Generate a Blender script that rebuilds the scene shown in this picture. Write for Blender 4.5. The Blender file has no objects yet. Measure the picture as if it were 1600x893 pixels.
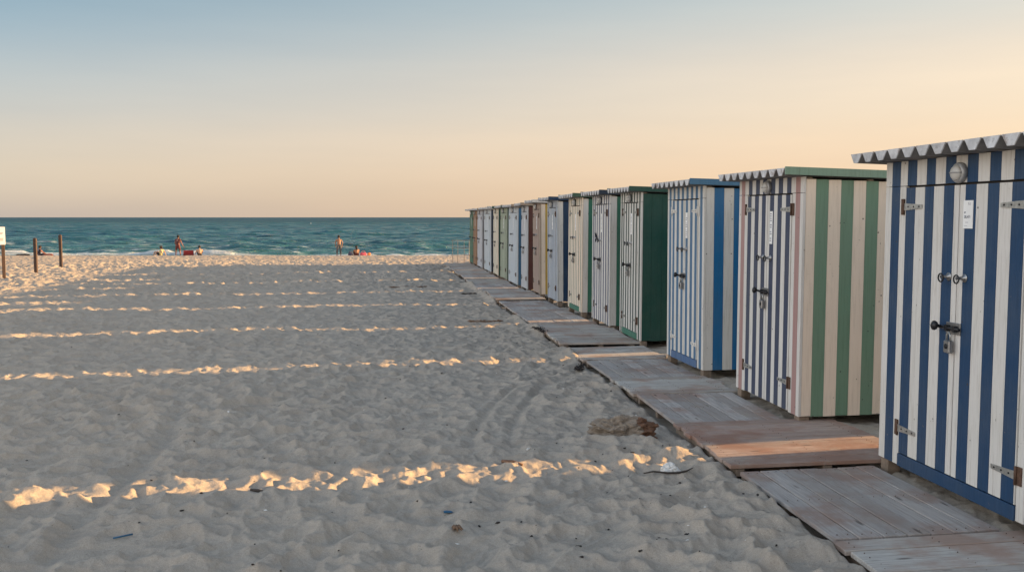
import bpy, bmesh, math, random
import numpy as np
from mathutils import Vector, Matrix, noise as mnoise

random.seed(7)
SC = bpy.context.scene
COL = SC.collection
R = math.radians
PI = math.pi

# ------------------------------------------------------------------ helpers
def tag(o, label=None, cat=None, group=None, kind=None):
    if label: o['label'] = label
    if cat: o['category'] = cat
    if group: o['group'] = group
    if kind: o['kind'] = kind
    return o

def empty(name, loc, rz=0.0):
    o = bpy.data.objects.new(name, None)
    o.empty_display_size = 0.2
    COL.objects.link(o)
    o.location = loc
    o.rotation_euler = (0, 0, rz)
    return o

def link_mesh(name, me, parent=None, loc=None):
    o = bpy.data.objects.new(name, me)
    COL.objects.link(o)
    if parent: o.parent = parent
    if loc is not None: o.location = loc
    return o

class MB:
    """collects boxes, tubes, lathes into one mesh"""
    def __init__(self):
        self.v = []; self.f = []; self.m = []; self.sm = []
    def add(self, vs, fs, mi=0, smooth=False):
        b = len(self.v)
        self.v += [tuple(p) for p in vs]
        for f in fs:
            self.f.append([b + i for i in f]); self.m.append(mi); self.sm.append(smooth)
    def box(self, x0, x1, y0, y1, z0, z1, mi=0, c=0.0):
        if c <= 0:
            vs = [(x0,y0,z0),(x1,y0,z0),(x1,y1,z0),(x0,y1,z0),(x0,y0,z1),(x1,y0,z1),(x1,y1,z1),(x0,y1,z1)]
            fs = [(0,3,2,1),(4,5,6,7),(0,1,5,4),(1,2,6,5),(2,3,7,6),(3,0,4,7)]
            self.add(vs, fs, mi); return
        bm = bmesh.new()
        bmesh.ops.create_cube(bm, size=1)
        for q in bm.verts:
            q.co.x = x0 if q.co.x < 0 else x1
            q.co.y = y0 if q.co.y < 0 else y1
            q.co.z = z0 if q.co.z < 0 else z1
        bmesh.ops.bevel(bm, geom=list(bm.edges), offset=c, segments=1, affect='EDGES')
        self.bm(bm, mi)
    def bm(self, bm, mi=0, smooth=False, mat=None):
        bm.verts.index_update()
        vs = [(mat @ q.co) if mat else q.co.copy() for q in bm.verts]
        fs = [[q.index for q in f.verts] for f in bm.faces]
        self.add(vs, fs, mi, smooth); bm.free()
    def tube(self, pts, r, n=10, mi=0, smooth=True, closed=False):
        pts = [Vector(p) for p in pts]
        N = len(pts)
        rr = r if isinstance(r, (list, tuple)) else [r] * N
        vs = []
        prev = None
        for i, p in enumerate(pts):
            if closed: t = pts[(i+1) % N] - pts[i-1]
            else: t = pts[min(i+1, N-1)] - pts[max(i-1, 0)]
            t.normalize()
            if prev is None:
                a = Vector((0,0,1)) if abs(t.z) < .9 else Vector((1,0,0))
            else: a = prev
            u = (a - t * a.dot(t)).normalized(); w = t.cross(u); prev = u
            for k in range(n):
                an = 2*PI*k/n
                vs.append(p + (u*math.cos(an) + w*math.sin(an)) * rr[i])
        fs = []
        for i in range(N if closed else N-1):
            for k in range(n):
                a = i*n+k; b = i*n+(k+1) % n; j = (i+1) % N
                fs.append((a, b, j*n+(k+1) % n, j*n+k))
        if not closed:
            fs.append(tuple(range(n))[::-1]); fs.append(tuple((N-1)*n+k for k in range(n)))
        self.add(vs, fs, mi, smooth)
    def lathe(self, prof, origin, axis, n=20, mi=0, smooth=True):
        """prof: (distance along axis, radius)"""
        ax = Vector(axis).normalized()
        a = Vector((0,0,1)) if abs(ax.z) < .9 else Vector((1,0,0))
        u = (a - ax*a.dot(ax)).normalized(); w = ax.cross(u); o = Vector(origin)
        vs = []; fs = []
        for d, r in prof:
            for k in range(n):
                an = 2*PI*k/n
                vs.append(o + ax*d + (u*math.cos(an)+w*math.sin(an))*max(r, 1e-5))
        for i in range(len(prof)-1):
            for k in range(n):
                fs.append((i*n+k, i*n+(k+1) % n, (i+1)*n+(k+1) % n, (i+1)*n+k))
        fs.append(tuple(range(n))[::-1]); fs.append(tuple((len(prof)-1)*n+k for k in range(n)))
        self.add(vs, fs, mi, smooth)
    def mesh(self, name, mats):
        me = bpy.data.meshes.new(name)
        me.from_pydata(self.v, [], self.f)
        for m in (mats if isinstance(mats, (list, tuple)) else [mats]): me.materials.append(m)
        me.polygons.foreach_set('material_index', self.m)
        me.polygons.foreach_set('use_smooth', self.sm)
        bm = bmesh.new(); bm.from_mesh(me)
        bmesh.ops.recalc_face_normals(bm, faces=bm.faces[:])
        bm.to_mesh(me); bm.free()
        me.update()
        return me
    def build(self, name, mats, parent=None, loc=None):
        return link_mesh(name, self.mesh(name, mats), parent, loc)

# ------------------------------------------------------------------ noise in numpy
def h32(ix, iy, seed):
    h = (ix.astype(np.int64)*374761393 + iy.astype(np.int64)*668265263 + seed*2246822519) & 0xFFFFFFFF
    h = ((h ^ (h >> 13)) * 1274126177) & 0xFFFFFFFF
    h = ((h ^ (h >> 16)) * 2654435761) & 0xFFFFFFFF
    h ^= h >> 15
    return h.astype(np.float64) / 4294967296.0

def vnoise(x, y, seed=0):
    ix = np.floor(x); iy = np.floor(y)
    fx = x-ix; fy = y-iy
    fx = fx*fx*fx*(fx*(fx*6-15)+10); fy = fy*fy*fy*(fy*(fy*6-15)+10)
    a = h32(ix, iy, seed); b = h32(ix+1, iy, seed); c = h32(ix, iy+1, seed); d = h32(ix+1, iy+1, seed)
    return (a*(1-fx)+b*fx)*(1-fy) + (c*(1-fx)+d*fx)*fy - 0.5

def fbm(x, y, seed=0, oct=4):
    s = 0; a = 1.0
    for o in range(oct):
        s = s + a*vnoise(x*2**o + 17.3*o, y*2**o - 9.1*o, seed+o); a *= .5
    return s

def bowls(x, y, cell, seed, k=9.0, off=.55, aniso=0.55):
    """soft minimum of paraboloids round jittered points: bowls that meet in ridges, like trampled sand"""
    X = x/cell; Y = y/cell
    ix = np.floor(X); iy = np.floor(Y)
    acc = np.zeros_like(X)
    for dx in (-1, 0, 1):
        for dy in (-1, 0, 1):
            cx = ix+dx; cy = iy+dy
            px = cx + h32(cx, cy, seed); py = cy + h32(cx, cy, seed+1)
            an = h32(cx, cy, seed+2)*PI
            st = 1.0 + aniso*h32(cx, cy, seed+3)
            ex = X-px; ey = Y-py
            ca = np.cos(an); sa = np.sin(an)
            u = (ex*ca+ey*sa)/st; w = (-ex*sa+ey*ca)*st
            h = u*u + w*w + off*h32(cx, cy, seed+4)
            acc += np.exp(-k*h)
    return -np.log(acc+1e-30)/k

CA, SA = math.cos(R(7.93)), math.sin(R(7.93))
def terrain(x, y):
    s = x*SA + y*CA
    return np.interp(s, [-1e5, 13, 22, 36, 40, 77, 80, 86, 110, 1e5], [0, 0, -.09, -.14, -.22, -1.50, -1.72, -2.1, -3.2, -3.2])

def sstep(a, b, v):
    t = np.clip((v-a)/(b-a), 0, 1); return t*t*(3-2*t)

def seg_dist(x, y, pts):
    best = np.full(x.shape, 1e9); par = np.zeros(x.shape); L = 0
    for (ax, ay), (bx, by) in zip(pts[:-1], pts[1:]):
        dx, dy = bx-ax, by-ay; l = math.hypot(dx, dy)
        t = np.clip(((x-ax)*dx+(y-ay)*dy)/(l*l), 0, 1)
        d = np.hypot(x-(ax+t*dx), y-(ay+t*dy))
        m = d < best
        best = np.where(m, d, best); par = np.where(m, L+t*l, par); L += l
    return best, par

def track_pts(off):
    p = []
    for i in range(15):
        t = i/14
        p.append((0.62+off + .10*math.sin(t*2.2) + .75*t*t, 6.6+2.9*t))
    return p

def sand_height(x, y, detail=True):
    z = terrain(x, y)
    d = np.hypot(x, y)
    s = x*SA + y*CA
    fade = 1 - sstep(70, 79, s)
    wx = x + .10*vnoise(x*3.1, y*3.1, 5) + .035*vnoise(x*9, y*9, 15)
    wy = y + .10*vnoise(x*3.1, y*3.1, 6) + .035*vnoise(x*9, y*9, 16)
    calm = np.maximum(np.exp(-(((x-1.2)/1.0)**2+((y-8.4)/2.0)**2)), sstep(2.0, 2.45, x)*(1-sstep(14, 60, y))*.9)
    calm = np.clip(calm, 0, 1)
    big = sstep(-.25, .3, vnoise(x*.45, y*.45, 33))
    amp = (1-.45*calm)*fade*(.72+.28*big)
    nearer = 1 - .22*sstep(6.5, 11, d) + .62*sstep(17, 30, d)
    ra, rb = wx*.80+wy*.60, (-wx*.60+wy*.80)*1.28
    h1 = bowls(ra, rb, .255, 11, k=34, off=.16, aniso=.4)
    h1 = h1 + 1.0*(h1-bowls(ra, rb, .255, 11, k=9, off=.16, aniso=.4)-.05)
    h1 = .62*np.tanh(h1/.62)
    h2 = bowls(wx*.9-wy*.3+3, wy*1.15, .120, 21, k=26, off=.26, aniso=.8)
    h2 = .6*np.tanh(h2/.6)
    h = (.150*h1 + .056*h2)*nearer*amp
    h = h + .021*bowls(x*1.0+7, y, .072, 61, k=14, aniso=.9)*fade*(1-.4*calm)*(1-sstep(16, 26, d))
    h = h + .030*fbm(x*.55, y*.55, 41, 3)*fade*(1-.4*calm)
    h = h + .012*fbm(x*6, y*6, 51, 3)*fade
    # wind ripples in the calm strip by the boards
    rp = np.sin((x*7.0+y*26.0) + 3*vnoise(x*1.6, y*1.6, 71)*2)
    h = h + .0045*rp*calm*fade*sstep(-.2, .25, vnoise(x*1.3, y*1.3, 72))
    # trodden patches with the ripple of shoe soles
    for (tx, ty, ta, tl, tw) in ((-1.45, 4.95, .3, .30, .16), (-2.3, 6.9, .5, .34, .15), (-.9, 7.4, .2, .26, .13), (-.35, 6.55, .9, .22, .10), (.45, 4.55, 1.1, .17, .12), (.62, 5.15, .4, .18, .09),
                                 (1.15, 4.75, .7, .26, .14), (-1.2, 8.6, .3, .3, .14), (.2, 7.6, .2, .28, .13), (1.35, 5.6, .8, .2, .11), (-2.0, 5.6, .2, .24, .11), (-.1, 9.4, .6, .3, .15)):
        ex, ey = x-tx, y-ty; ca, sa = math.cos(ta), math.sin(ta)
        u, w_ = ex*ca+ey*sa, -ex*sa+ey*ca
        g = np.exp(-((u/tl)**2+(w_/tw)**2)**2)
        h = h*(1-.7*g) + .0055*g*np.sin(w_*2*PI/.052 + 5*vnoise(x*6, y*6, 95))
    # two tyre grooves curving towards the boards, one straight groove on the left
    for off in (0.0, .30):
        dd, pp = seg_dist(x, y, track_pts(off))
        en = sstep(0, .7, pp)*(1-sstep(2.3, 3.1, pp))
        g = np.exp(-(dd/.040)**2)*en; rim = np.exp(-((dd-.075)/.03)**2)*en
        h = h*(1-.45*g) - .006*g + .006*rim + .004*g*np.sin(pp*2*PI/.06)
    dd, pp = seg_dist(x, y, [(-1.63, 3.6), (-1.70, 5.4), (-1.66, 7.4), (-1.9, 9.5)])
    g = np.exp(-(dd/.075)**2); rim = np.exp(-((dd-.13)/.045)**2)
    en = sstep(0, 1.2, pp)*(1-sstep(3.5, 5.6, pp))
    g = g*en; rim = rim*en
    h = h*(1-.6*g) + (-.004+.004*np.sin(pp*2*PI/.07))*g + .008*rim
    # hollow scraped beside the board edge, bank pushed up in places
    edge = np.exp(-((x-2.24)/.12)**2)*(1-sstep(36, 38, y))*sstep(1.5, 3, y)
    h = h + edge*(.075*vnoise(y*1.15+2.0, x*0+.5, 81) - .004)
    under = sstep(2.28, 2.40, x)*(1-sstep(3.25, 3.4, x))*sstep(1.5, 3, y)*(1-sstep(35.8, 36.4, y))
    h = h*(1-under) - .045*under
    back = sstep(3.2, 3.6, x)*(1-sstep(9, 12, x))*sstep(-8, -6, y)*(1-sstep(36, 38, y))
    h = h*(1-.45*back) + .035*back
    # sand blown over the corner of the board panels, and a mound round the stump
    h = h + .055*np.exp(-(((x-3.45)/.28)**2+((y-6.95)/.30)**2))
    h = h + .05*np.exp(-(((x-1.80)/.42)**2+((y-6.72)/.22)**2)) + .055*np.exp(-(((x-2.05)/.2)**2+((y-6.32)/.13)**2))
    h = h + np.exp(-((x-2.36)/.13)**2)*np.maximum(0, vnoise(y*.85+4.4, x*1.2, 91)-.02)*(.34+.3*(1-sstep(8, 11, y)))*(1-sstep(35, 37, y))*sstep(1.5, 3, y)
    return z + h

def sand_at(x, y):
    return float(sand_height(np.array([float(x)]), np.array([float(y)]))[0])

# ------------------------------------------------------------------ materials
def new_mat(name):
    m = bpy.data.materials.new(name); m.use_nodes = True
    nt = m.node_tree; b = nt.nodes['Principled BSDF']
    return m, nt, b

class NT:
    def __init__(self, nt): self.nt = nt
    def n(self, typ, **kw):
        o = self.nt.nodes.new(typ)
        for k, v in kw.items():
            if k.startswith('i_'):
                key = k[2:]
                key = int(key) if key.isdigit() else key.replace('_', ' ')
                o.inputs[key].default_value = v
            else: setattr(o, k, v)
        return o
    def l(self, a, b): self.nt.links.new(a, b)
    def mapping(self, src, scale):
        m = self.n('ShaderNodeMapping'); m.inputs['Scale'].default_value = scale
        self.l(src, m.inputs['Vector']); return m.outputs['Vector']
    def noise(self, vec, scale, detail=4, rough=.55, dist=0.0):
        n = self.n('ShaderNodeTexNoise'); n.inputs['Scale'].default_value = scale
        n.inputs['Detail'].default_value = detail; n.inputs['Roughness'].default_value = rough
        n.inputs['Distortion'].default_value = dist
        if vec is not None: self.l(vec, n.inputs['Vector'])
        return n.outputs['Fac']
    def mr(self, v, a, b, c=0.0, d=1.0, smooth=False):
        m = self.n('ShaderNodeMapRange')
        if smooth: m.interpolation_type = 'SMOOTHSTEP'
        for i, q in enumerate((a, b, c, d)): m.inputs[1+i].default_value = q
        self.l(v, m.inputs[0]); return m.outputs[0]
    def mix(self, fac, a, b, mode='MIX'):
        m = self.n('ShaderNodeMix', data_type='RGBA', blend_type=mode)
        for sock, q in ((m.inputs[0], fac), (m.inputs[6], a), (m.inputs[7], b)):
            if hasattr(q, 'is_linked'): self.l(q, sock)
            else: sock.default_value = q if not isinstance(q, tuple) or len(q) == 4 else (*q, 1)
        return m.outputs[2]
    def math(self, op, a, b=None, c=None):
        m = self.n('ShaderNodeMath', operation=op)
        for i, q in enumerate((a, b, c)):
            if q is None: continue
            if hasattr(q, 'is_linked'): self.l(q, m.inputs[i])
            else: m.inputs[i].default_value = q
        return m.outputs[0]
    def bump(self, h, strength, dist, normal=None):
        b = self.n('ShaderNodeBump'); b.inputs['Strength'].default_value = strength
        b.inputs['Distance'].default_value = dist
        self.l(h, b.inputs['Height'])
        if normal is not None: self.l(normal, b.inputs['Normal'])
        return b.outputs['Normal']

def c4(c): return (c[0], c[1], c[2], 1.0)

def paint(name, rgb, wear=1.0, rough=.55, grain=(9, 9, .55)):
    """old gloss paint on boards: faded patches, grime, chips down to the wood, nail specks"""
    m, nt, b = new_mat(name); t = NT(nt)
    pos = t.n('ShaderNodeNewGeometry').outputs['Position']
    stretched = t.mapping(pos, grain)
    n1 = t.noise(stretched, 6, 6, .65, .4)
    n2 = t.noise(pos, 2.3, 5, .6)
    n3 = t.noise(pos, 38, 5, .7)
    lum = .3*rgb[0]+.5*rgb[1]+.2*rgb[2]
    dirt = (rgb[0]*.62+.02, rgb[1]*.60+.016, rgb[2]*.56+.012)
    fade = (rgb[0]*.86+.06*lum+.022, rgb[1]*.86+.06*lum+.022, rgb[2]*.84+.06*lum+.02)
    col = t.mix(t.mr(n2, .38, .66), c4(rgb), c4(fade))
    col = t.mix(t.math('MULTIPLY', t.mr(n1, .50, .78), .55*wear), col, c4(dirt))
    # grime streaks running down
    strk = t.noise(t.mapping(pos, (30, 30, .9)), 3, 3, .6)
    col = t.mix(t.math('MULTIPLY', t.mr(strk, .60, .80), .38*wear), col, c4((dirt[0]*.7, dirt[1]*.66, dirt[2]*.62)))
    # chips to bare grey wood
    chip = t.math('MULTIPLY', t.mr(n3, .685-.02*wear, .71-.02*wear), t.mr(n2, .46, .60))
    wood = (.20, .16, .125, 1)
    col = t.mix(t.math('MULTIPLY', chip, .85), col, wood)
    # small dark nail heads and knocks
    vo = t.n('ShaderNodeTexVoronoi'); vo.inputs['Scale'].default_value = 7.5; t.l(pos, vo.inputs['Vector'])
    spk = t.mr(vo.outputs['Distance'], .040, .062, 1, 0)
    vo2 = t.n('ShaderNodeTexVoronoi'); vo2.inputs['Scale'].default_value = 19; t.l(t.mapping(pos, (1, 1, .55)), vo2.inputs['Vector'])
    spk = t.math('MAXIMUM', spk, t.math('MULTIPLY', t.mr(vo2.outputs['Distance'], .05, .08, 1, 0), t.mr(n2, .47, .58)))
    col = t.mix(t.math('MULTIPLY', spk, .8), col, (.05, .04, .035, 1))
    t.l(col, b.inputs['Base Color'])
    t.l(t.mr(n1, .3, .7, rough-.1, rough+.2), b.inputs['Roughness'])
    b.inputs['Specular IOR Level'].default_value = .35
    g = t.noise(t.mapping(pos, (60, 60, 2.2)), 3, 4, .6)
    nn = t.bump(g, .35, .004)
    nn = t.bump(t.math('MULTIPLY', t.math('ADD', chip, spk), -1.0), .5, .002, nn)
    t.l(nn, b.inputs['Normal'])
    return m

def weathered(name, rgb, axis='x'):
    m, nt, b = new_mat(name); t = NT(nt)
    pos = t.n('ShaderNodeNewGeometry').outputs['Position']
    at = t.n('ShaderNodeAttribute'); at.attribute_name = 'tint'
    tint = at.outputs['Fac']
    sc = (.55, 9, 9) if axis == 'x' else (9, .55, 9)
    fine = (2.0, 60, 60) if axis == 'x' else (60, 2.0, 60)
    off = t.n('ShaderNodeVectorMath', operation='ADD'); t.l(pos, off.inputs[0])
    cmb = t.n('ShaderNodeCombineXYZ'); t.l(t.math('MULTIPLY', tint, 31.0), cmb.inputs[0]); t.l(t.math('MULTIPLY', tint, 17.0), cmb.inputs[1])
    t.l(cmb.outputs[0], off.inputs[1]); p = off.outputs[0]
    n1 = t.noise(t.mapping(p, sc), 4, 7, .68, .8)
    n2 = t.noise(t.mapping(p, fine), 2.2, 5, .7)
    n3 = t.noise(pos, 2.2, 5, .6)
    dark = (rgb[0]*.38, rgb[1]*.34, rgb[2]*.32, 1)
    warm = (rgb[0]*.80+.02, rgb[1]*.60, rgb[2]*.50, 1)
    pale = (min(rgb[0]*1.5, .62), min(rgb[1]*1.5, .6), min(rgb[2]*1.5, .58), 1)
    col = t.mix(t.mr(n1, .36, .68), c4(rgb), pale)
    col = t.mix(t.math('MULTIPLY', t.mr(n2, .50, .72), .75), col, dark)
    col = t.mix(t.math('MULTIPLY', t.mr(n3, .46, .62), .85), col, warm)
    col = t.mix(t.math('MULTIPLY', t.mr(tint, 0, 1), .55), col, (rgb[0]*.60, rgb[1]*.55, rgb[2]*.52, 1))
    # sand lying in patches on the boards
    sn = t.noise(pos, 3.4, 8, .75)
    col = t.mix(t.math('MULTIPLY', t.mr(sn, .54, .66), .72), col, (.38, .335, .28, 1))
    # knots
    vo = t.n('ShaderNodeTexVoronoi'); vo.inputs['Scale'].default_value = 1.0
    t.l(t.mapping(p, (2.2, 9, 9) if axis == 'x' else (9, 2.2, 9)), vo.inputs['Vector'])
    kn = t.mr(vo.outputs['Distance'], .06, .13, 1, 0)
    col = t.mix(t.math('MULTIPLY', kn, .7), col, (.05, .035, .028, 1))
    t.l(col, b.inputs['Base Color'])
    b.inputs['Roughness'].default_value = .85
    b.inputs['Specular IOR Level'].default_value = .2
    nn = t.bump(n2, .7, .006); nn = t.bump(n1, .4, .008, nn)
    t.l(nn, b.inputs['Normal'])
    return m

def plain(name, rgb, rough=.6, metal=0.0, var=.25, scale=14, bump=.15):
    m, nt, b = new_mat(name); t = NT(nt)
    pos = t.n('ShaderNodeNewGeometry').outputs['Position']
    n = t.noise(pos, scale, 5, .65)
    lo = (rgb[0]*(1-var), rgb[1]*(1-var), rgb[2]*(1-var), 1); hi = (min(1, rgb[0]*(1+var)), min(1, rgb[1]*(1+var)), min(1, rgb[2]*(1+var)), 1)
    t.l(t.mix(t.mr(n, .3, .7), lo, hi), b.inputs['Base Color'])
    b.inputs['Roughness'].default_value = rough; b.inputs['Metallic'].default_value = metal
    if bump: t.l(t.bump(t.noise(pos, scale*4, 4, .6), bump, .004), b.inputs['Normal'])
    return m

def make_sand():
    m, nt, b = new_mat('sand'); t = NT(nt)
    pos = t.n('ShaderNodeNewGeometry').outputs['Position']
    n0 = t.noise(pos, .35, 4, .6)
    n1 = t.noise(pos, 3.0, 5, .6)
    n2 = t.noise(pos, 260, 3, .7)
    n3 = t.noise(pos, 55, 4, .7)
    base = (.425, .368, .302, 1)
    col = t.mix(t.mr(n1, .35, .68), base, (.365, .312, .255, 1))
    col = t.mix(t.math('MULTIPLY', t.mr(n0, .4, .65), .5), col, (.45, .385, .31, 1))
    col = t.mix(t.math('MULTIPLY', t.mr(n3, .45, .7), .30), col, (.22, .185, .15, 1))
    col = t.mix(t.math('MULTIPLY', t.mr(n2, .42, .72), .45), col, (.22, .185, .15, 1))
    col = t.mix(t.math('MULTIPLY', t.mr(n2, .58, .36), .22), col, (.62, .56, .48, 1))
    vo = t.n('ShaderNodeTexVoronoi'); vo.inputs['Scale'].default_value = 16; t.l(pos, vo.inputs['Vector'])
    spk = t.math('MULTIPLY', t.mr(vo.outputs['Distance'], .05, .085, 1, 0), t.mr(n1, .48, .56))
    col = t.mix(t.math('MULTIPLY', spk, .75), col, (.07, .055, .045, 1))
    # wet band at the waterline
    sx = t.n('ShaderNodeSeparateXYZ'); t.l(pos, sx.inputs[0])
    wet = t.mr(sx.outputs['Z'], -1.56, -1.46, 1, 0)
    col = t.mix(t.math('MULTIPLY', wet, .6), col, (.17, .135, .10, 1))
    t.l(col, b.inputs['Base Color'])
    b.inputs['Roughness'].default_value = .95
    b.inputs['Specular IOR Level'].default_value = .12
    nn = t.bump(t.noise(pos, 16, 6, .65), .7, .022)
    nn = t.bump(n3, .5, .005, nn); nn = t.bump(n2, .45, .0016, nn)
    t.l(nn, b.inputs['Normal'])
    return m

def make_water():
    m, nt, b = new_mat('sea_water'); t = NT(nt)
    geo = t.n('ShaderNodeNewGeometry'); pos = geo.outputs['Position']
    sx = t.n('ShaderNodeSeparateXYZ'); t.l(pos, sx.inputs[0])
    dist = t.math('ADD', t.math('MULTIPLY', sx.outputs['X'], SA), t.math('MULTIPLY', sx.outputs['Y'], CA))
    rotm = t.n('ShaderNodeMapping'); rotm.inputs['Rotation'].default_value = (0, 0, R(7.93)); t.l(pos, rotm.inputs['Vector'])
    rp = rotm.outputs['Vector']
    patch = t.noise(t.mapping(rp, (.012, .03, 1)), 1, 4, .6)
    near = t.mr(dist, 78, 170, 0, 1)
    far = t.mr(dist, 140, 900, 0, 1)
    col = t.mix(near, (.080, .250, .250, 1), (.032, .150, .182, 1))
    col = t.mix(far, col, (.026, .085, .135, 1))
    fl = t.noise(t.mapping(rp, (.03, .10, 1)), 1.0, 7, .7, .4)
    col = t.mix(t.mr(fl, .38, .60, .62, 0), col, (.004, .050, .078, 1))
    col = t.mix(t.mr(fl, .59, .72, 0, .40), col, (.32, .42, .44, 1))
    col = t.mix(t.math('MULTIPLY', t.mr(patch, .4, .7), .4), col, (.004, .06, .085, 1))
    # shallow milky water and foam streaks near the beach
    fo = t.noise(t.mapping(rp, (.16, .75, 1)), 1.6, 7, .7, .6)
    nearf = t.mr(dist, 79, 150, 1, 0)
    foam = t.math('MULTIPLY', t.mr(fo, .55, .64), nearf)
    crest = t.math('MULTIPLY', t.mr(sx.outputs['Z'], -1.28, -1.10), t.mr(fo, .52, .60))
    foam = t.math('MAXIMUM', foam, t.math('MULTIPLY', crest, .55))
    at = t.n('ShaderNodeAttribute'); at.attribute_name = 'swash'
    foam = t.math('MAXIMUM', foam, t.math('MULTIPLY', at.outputs['Fac'], t.mr(fo, .36, .50)))
    col = t.mix(t.math('MULTIPLY', foam, .9), col, (.74, .77, .77, 1))
    t.l(col, b.inputs['Base Color'])
    t.l(t.mr(foam, 0, 1, .2, .8), b.inputs['Roughness'])
    b.inputs['IOR'].default_value = 1.33
    t.l(t.mr(dist, 100, 600, .5, .12), b.inputs['Specular IOR Level'])
    n1 = t.noise(t.mapping(rp, (.8, 1.5, 1)), 1.6, 6, .65)
    n2 = t.noise(t.mapping(rp, (.10, .26, 1)), 1.0, 6, .65)
    nn = t.bump(n2, .9, 3.0); nn = t.bump(n1, .7, .5, nn)
    t.l(nn, b.inputs['Normal'])
    df = t.n('ShaderNodeBsdfDiffuse'); t.l(col, df.inputs['Color']); t.l(nn, df.inputs['Normal'])
    ms = t.n('ShaderNodeMixShader'); t.l(t.mr(dist, 120, 600, 0, .72), ms.inputs[0])
    t.l(b.outputs[0], ms.inputs[1]); t.l(df.outputs[0], ms.inputs[2])
    t.l(ms.outputs[0], nt.nodes['Material Output'].inputs['Surface'])
    return m

M = {}
M['sand'] = make_sand()
M['water'] = make_water()
M['board_x'] = weathered('weathered_boards_across', (.44, .405, .365), 'x')
M['board_red'] = weathered('reddish_boards_across', (.37, .285, .24), 'x')
M['board_y'] = weathered('weathered_boards_along', (.40, .375, .35), 'y')
M['galv'] = plain('dull_galvanised_metal', (.56, .56, .57), .5, .25, .3, 9)
_m = M['galv']; _t = NT(_m.node_tree); _b = _m.node_tree.nodes['Principled BSDF']
_p = _t.n('ShaderNodeNewGeometry').outputs['Position']
_src = _b.inputs['Base Color'].links[0].from_socket
_c = _t.mix(_t.math('MULTIPLY', _t.mr(_t.noise(_p, 7, 6, .7), .55, .66), .75), _src, (.17, .105, .07, 1))
_c = _t.mix(_t.math('MULTIPLY', _t.mr(_t.noise(_p, 23, 5, .7), .56, .68), .6), _c, (.24, .235, .23, 1))
_t.l(_c, _b.inputs['Base Color'])
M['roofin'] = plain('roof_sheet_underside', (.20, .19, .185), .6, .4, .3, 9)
M['steel'] = plain('zinc_hinge', (.40, .40, .38), .45, .7, .3, 40)
M['iron'] = plain('black_iron', (.018, .018, .02), .45, .3, .3, 40)
M['rust'] = plain('rusty_iron', (.10, .055, .035), .8, .2, .4, 40)
M['lock'] = plain('grey_lock_steel', (.30, .30, .30), .35, .8, .2, 40)
M['paper'] = plain('laminated_paper', (.78, .78, .77), .4, 0, .04, 10, 0)
M['ink'] = plain('printed_ink', (.02, .02, .022), .6, 0, .1, 10, 0)
M['block'] = plain('bare_timber_block', (.20, .15, .11), .85, 0, .35, 12)
M['dark'] = plain('floor_and_shade_dark', (.045, .04, .036), .9, 0, .3, 9)  # hut floor, and the dark sheet that paints shade behind the door gaps
M['post'] = plain('dark_stained_post', (.060, .034, .024), .75, 0, .35, 15)
M['lampring'] = plain('grey_lamp_ring', (.34, .34, .34), .45, .3, .2, 30)

def lamp_glass_mat():
    m, nt, b = new_mat('frosted_lamp_glass')
    b.inputs['Base Color'].default_value = (.62, .60, .56, 1); b.inputs['Roughness'].default_value = .28
    b.inputs['Transmission Weight'].default_value = .25; b.inputs['IOR'].default_value = 1.45
    return m
M['glass'] = lamp_glass_mat()

WHITE = (.625, .60, .565); CREAM = (.78, .655, .53)
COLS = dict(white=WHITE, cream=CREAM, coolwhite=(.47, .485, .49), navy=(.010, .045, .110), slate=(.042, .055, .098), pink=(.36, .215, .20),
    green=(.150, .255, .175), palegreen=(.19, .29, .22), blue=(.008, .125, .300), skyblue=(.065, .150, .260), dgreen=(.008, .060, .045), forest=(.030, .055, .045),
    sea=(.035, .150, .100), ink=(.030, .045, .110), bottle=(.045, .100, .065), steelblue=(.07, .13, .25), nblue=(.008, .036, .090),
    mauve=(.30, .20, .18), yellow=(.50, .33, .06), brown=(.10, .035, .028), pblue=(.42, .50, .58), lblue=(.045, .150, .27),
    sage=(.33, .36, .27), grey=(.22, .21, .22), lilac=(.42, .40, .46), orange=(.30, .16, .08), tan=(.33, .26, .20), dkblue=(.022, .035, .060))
for k, c in COLS.items():
    M[k] = paint(k + '_paint', c, wear=1.0 if k == 'cream' else 1.6 if sum(c) > .9 else 1.2)

# ------------------------------------------------------------------ grid meshes
def grid_mesh(name, X, Y, Z, mat, wrap=False, attr=None):
    nr, nc = X.shape
    me = bpy.data.meshes.new(name)
    me.vertices.add(nr*nc)
    co = np.stack([X, Y, Z], -1).astype(np.float32).reshape(-1)
    me.vertices.foreach_set('co', co)
    cc = nc if wrap else nc-1
    i = np.arange(nr-1)[:, None]; j = np.arange(cc)[None, :]
    j2 = (j+1) % nc
    q = np.stack([i*nc+j, i*nc+j2, (i+1)*nc+j2, (i+1)*nc+j], -1).reshape(-1, 4).astype(np.int32)
    nf = len(q)
    me.loops.add(nf*4); me.loops.foreach_set('vertex_index', q.reshape(-1))
    me.polygons.add(nf)
    me.polygons.foreach_set('loop_start', np.arange(0, nf*4, 4, dtype=np.int32))
    me.polygons.foreach_set('loop_total', np.full(nf, 4, dtype=np.int32))
    me.polygons.foreach_set('use_smooth', np.ones(nf, dtype=bool))
    me.materials.append(mat)
    if attr:
        for nme, arr in attr.items():
            a = me.attributes.new(nme, 'FLOAT', 'POINT'); a.data.foreach_set('value', arr.astype(np.float32).reshape(-1))
    me.update(calc_edges=True)
    return me

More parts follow.
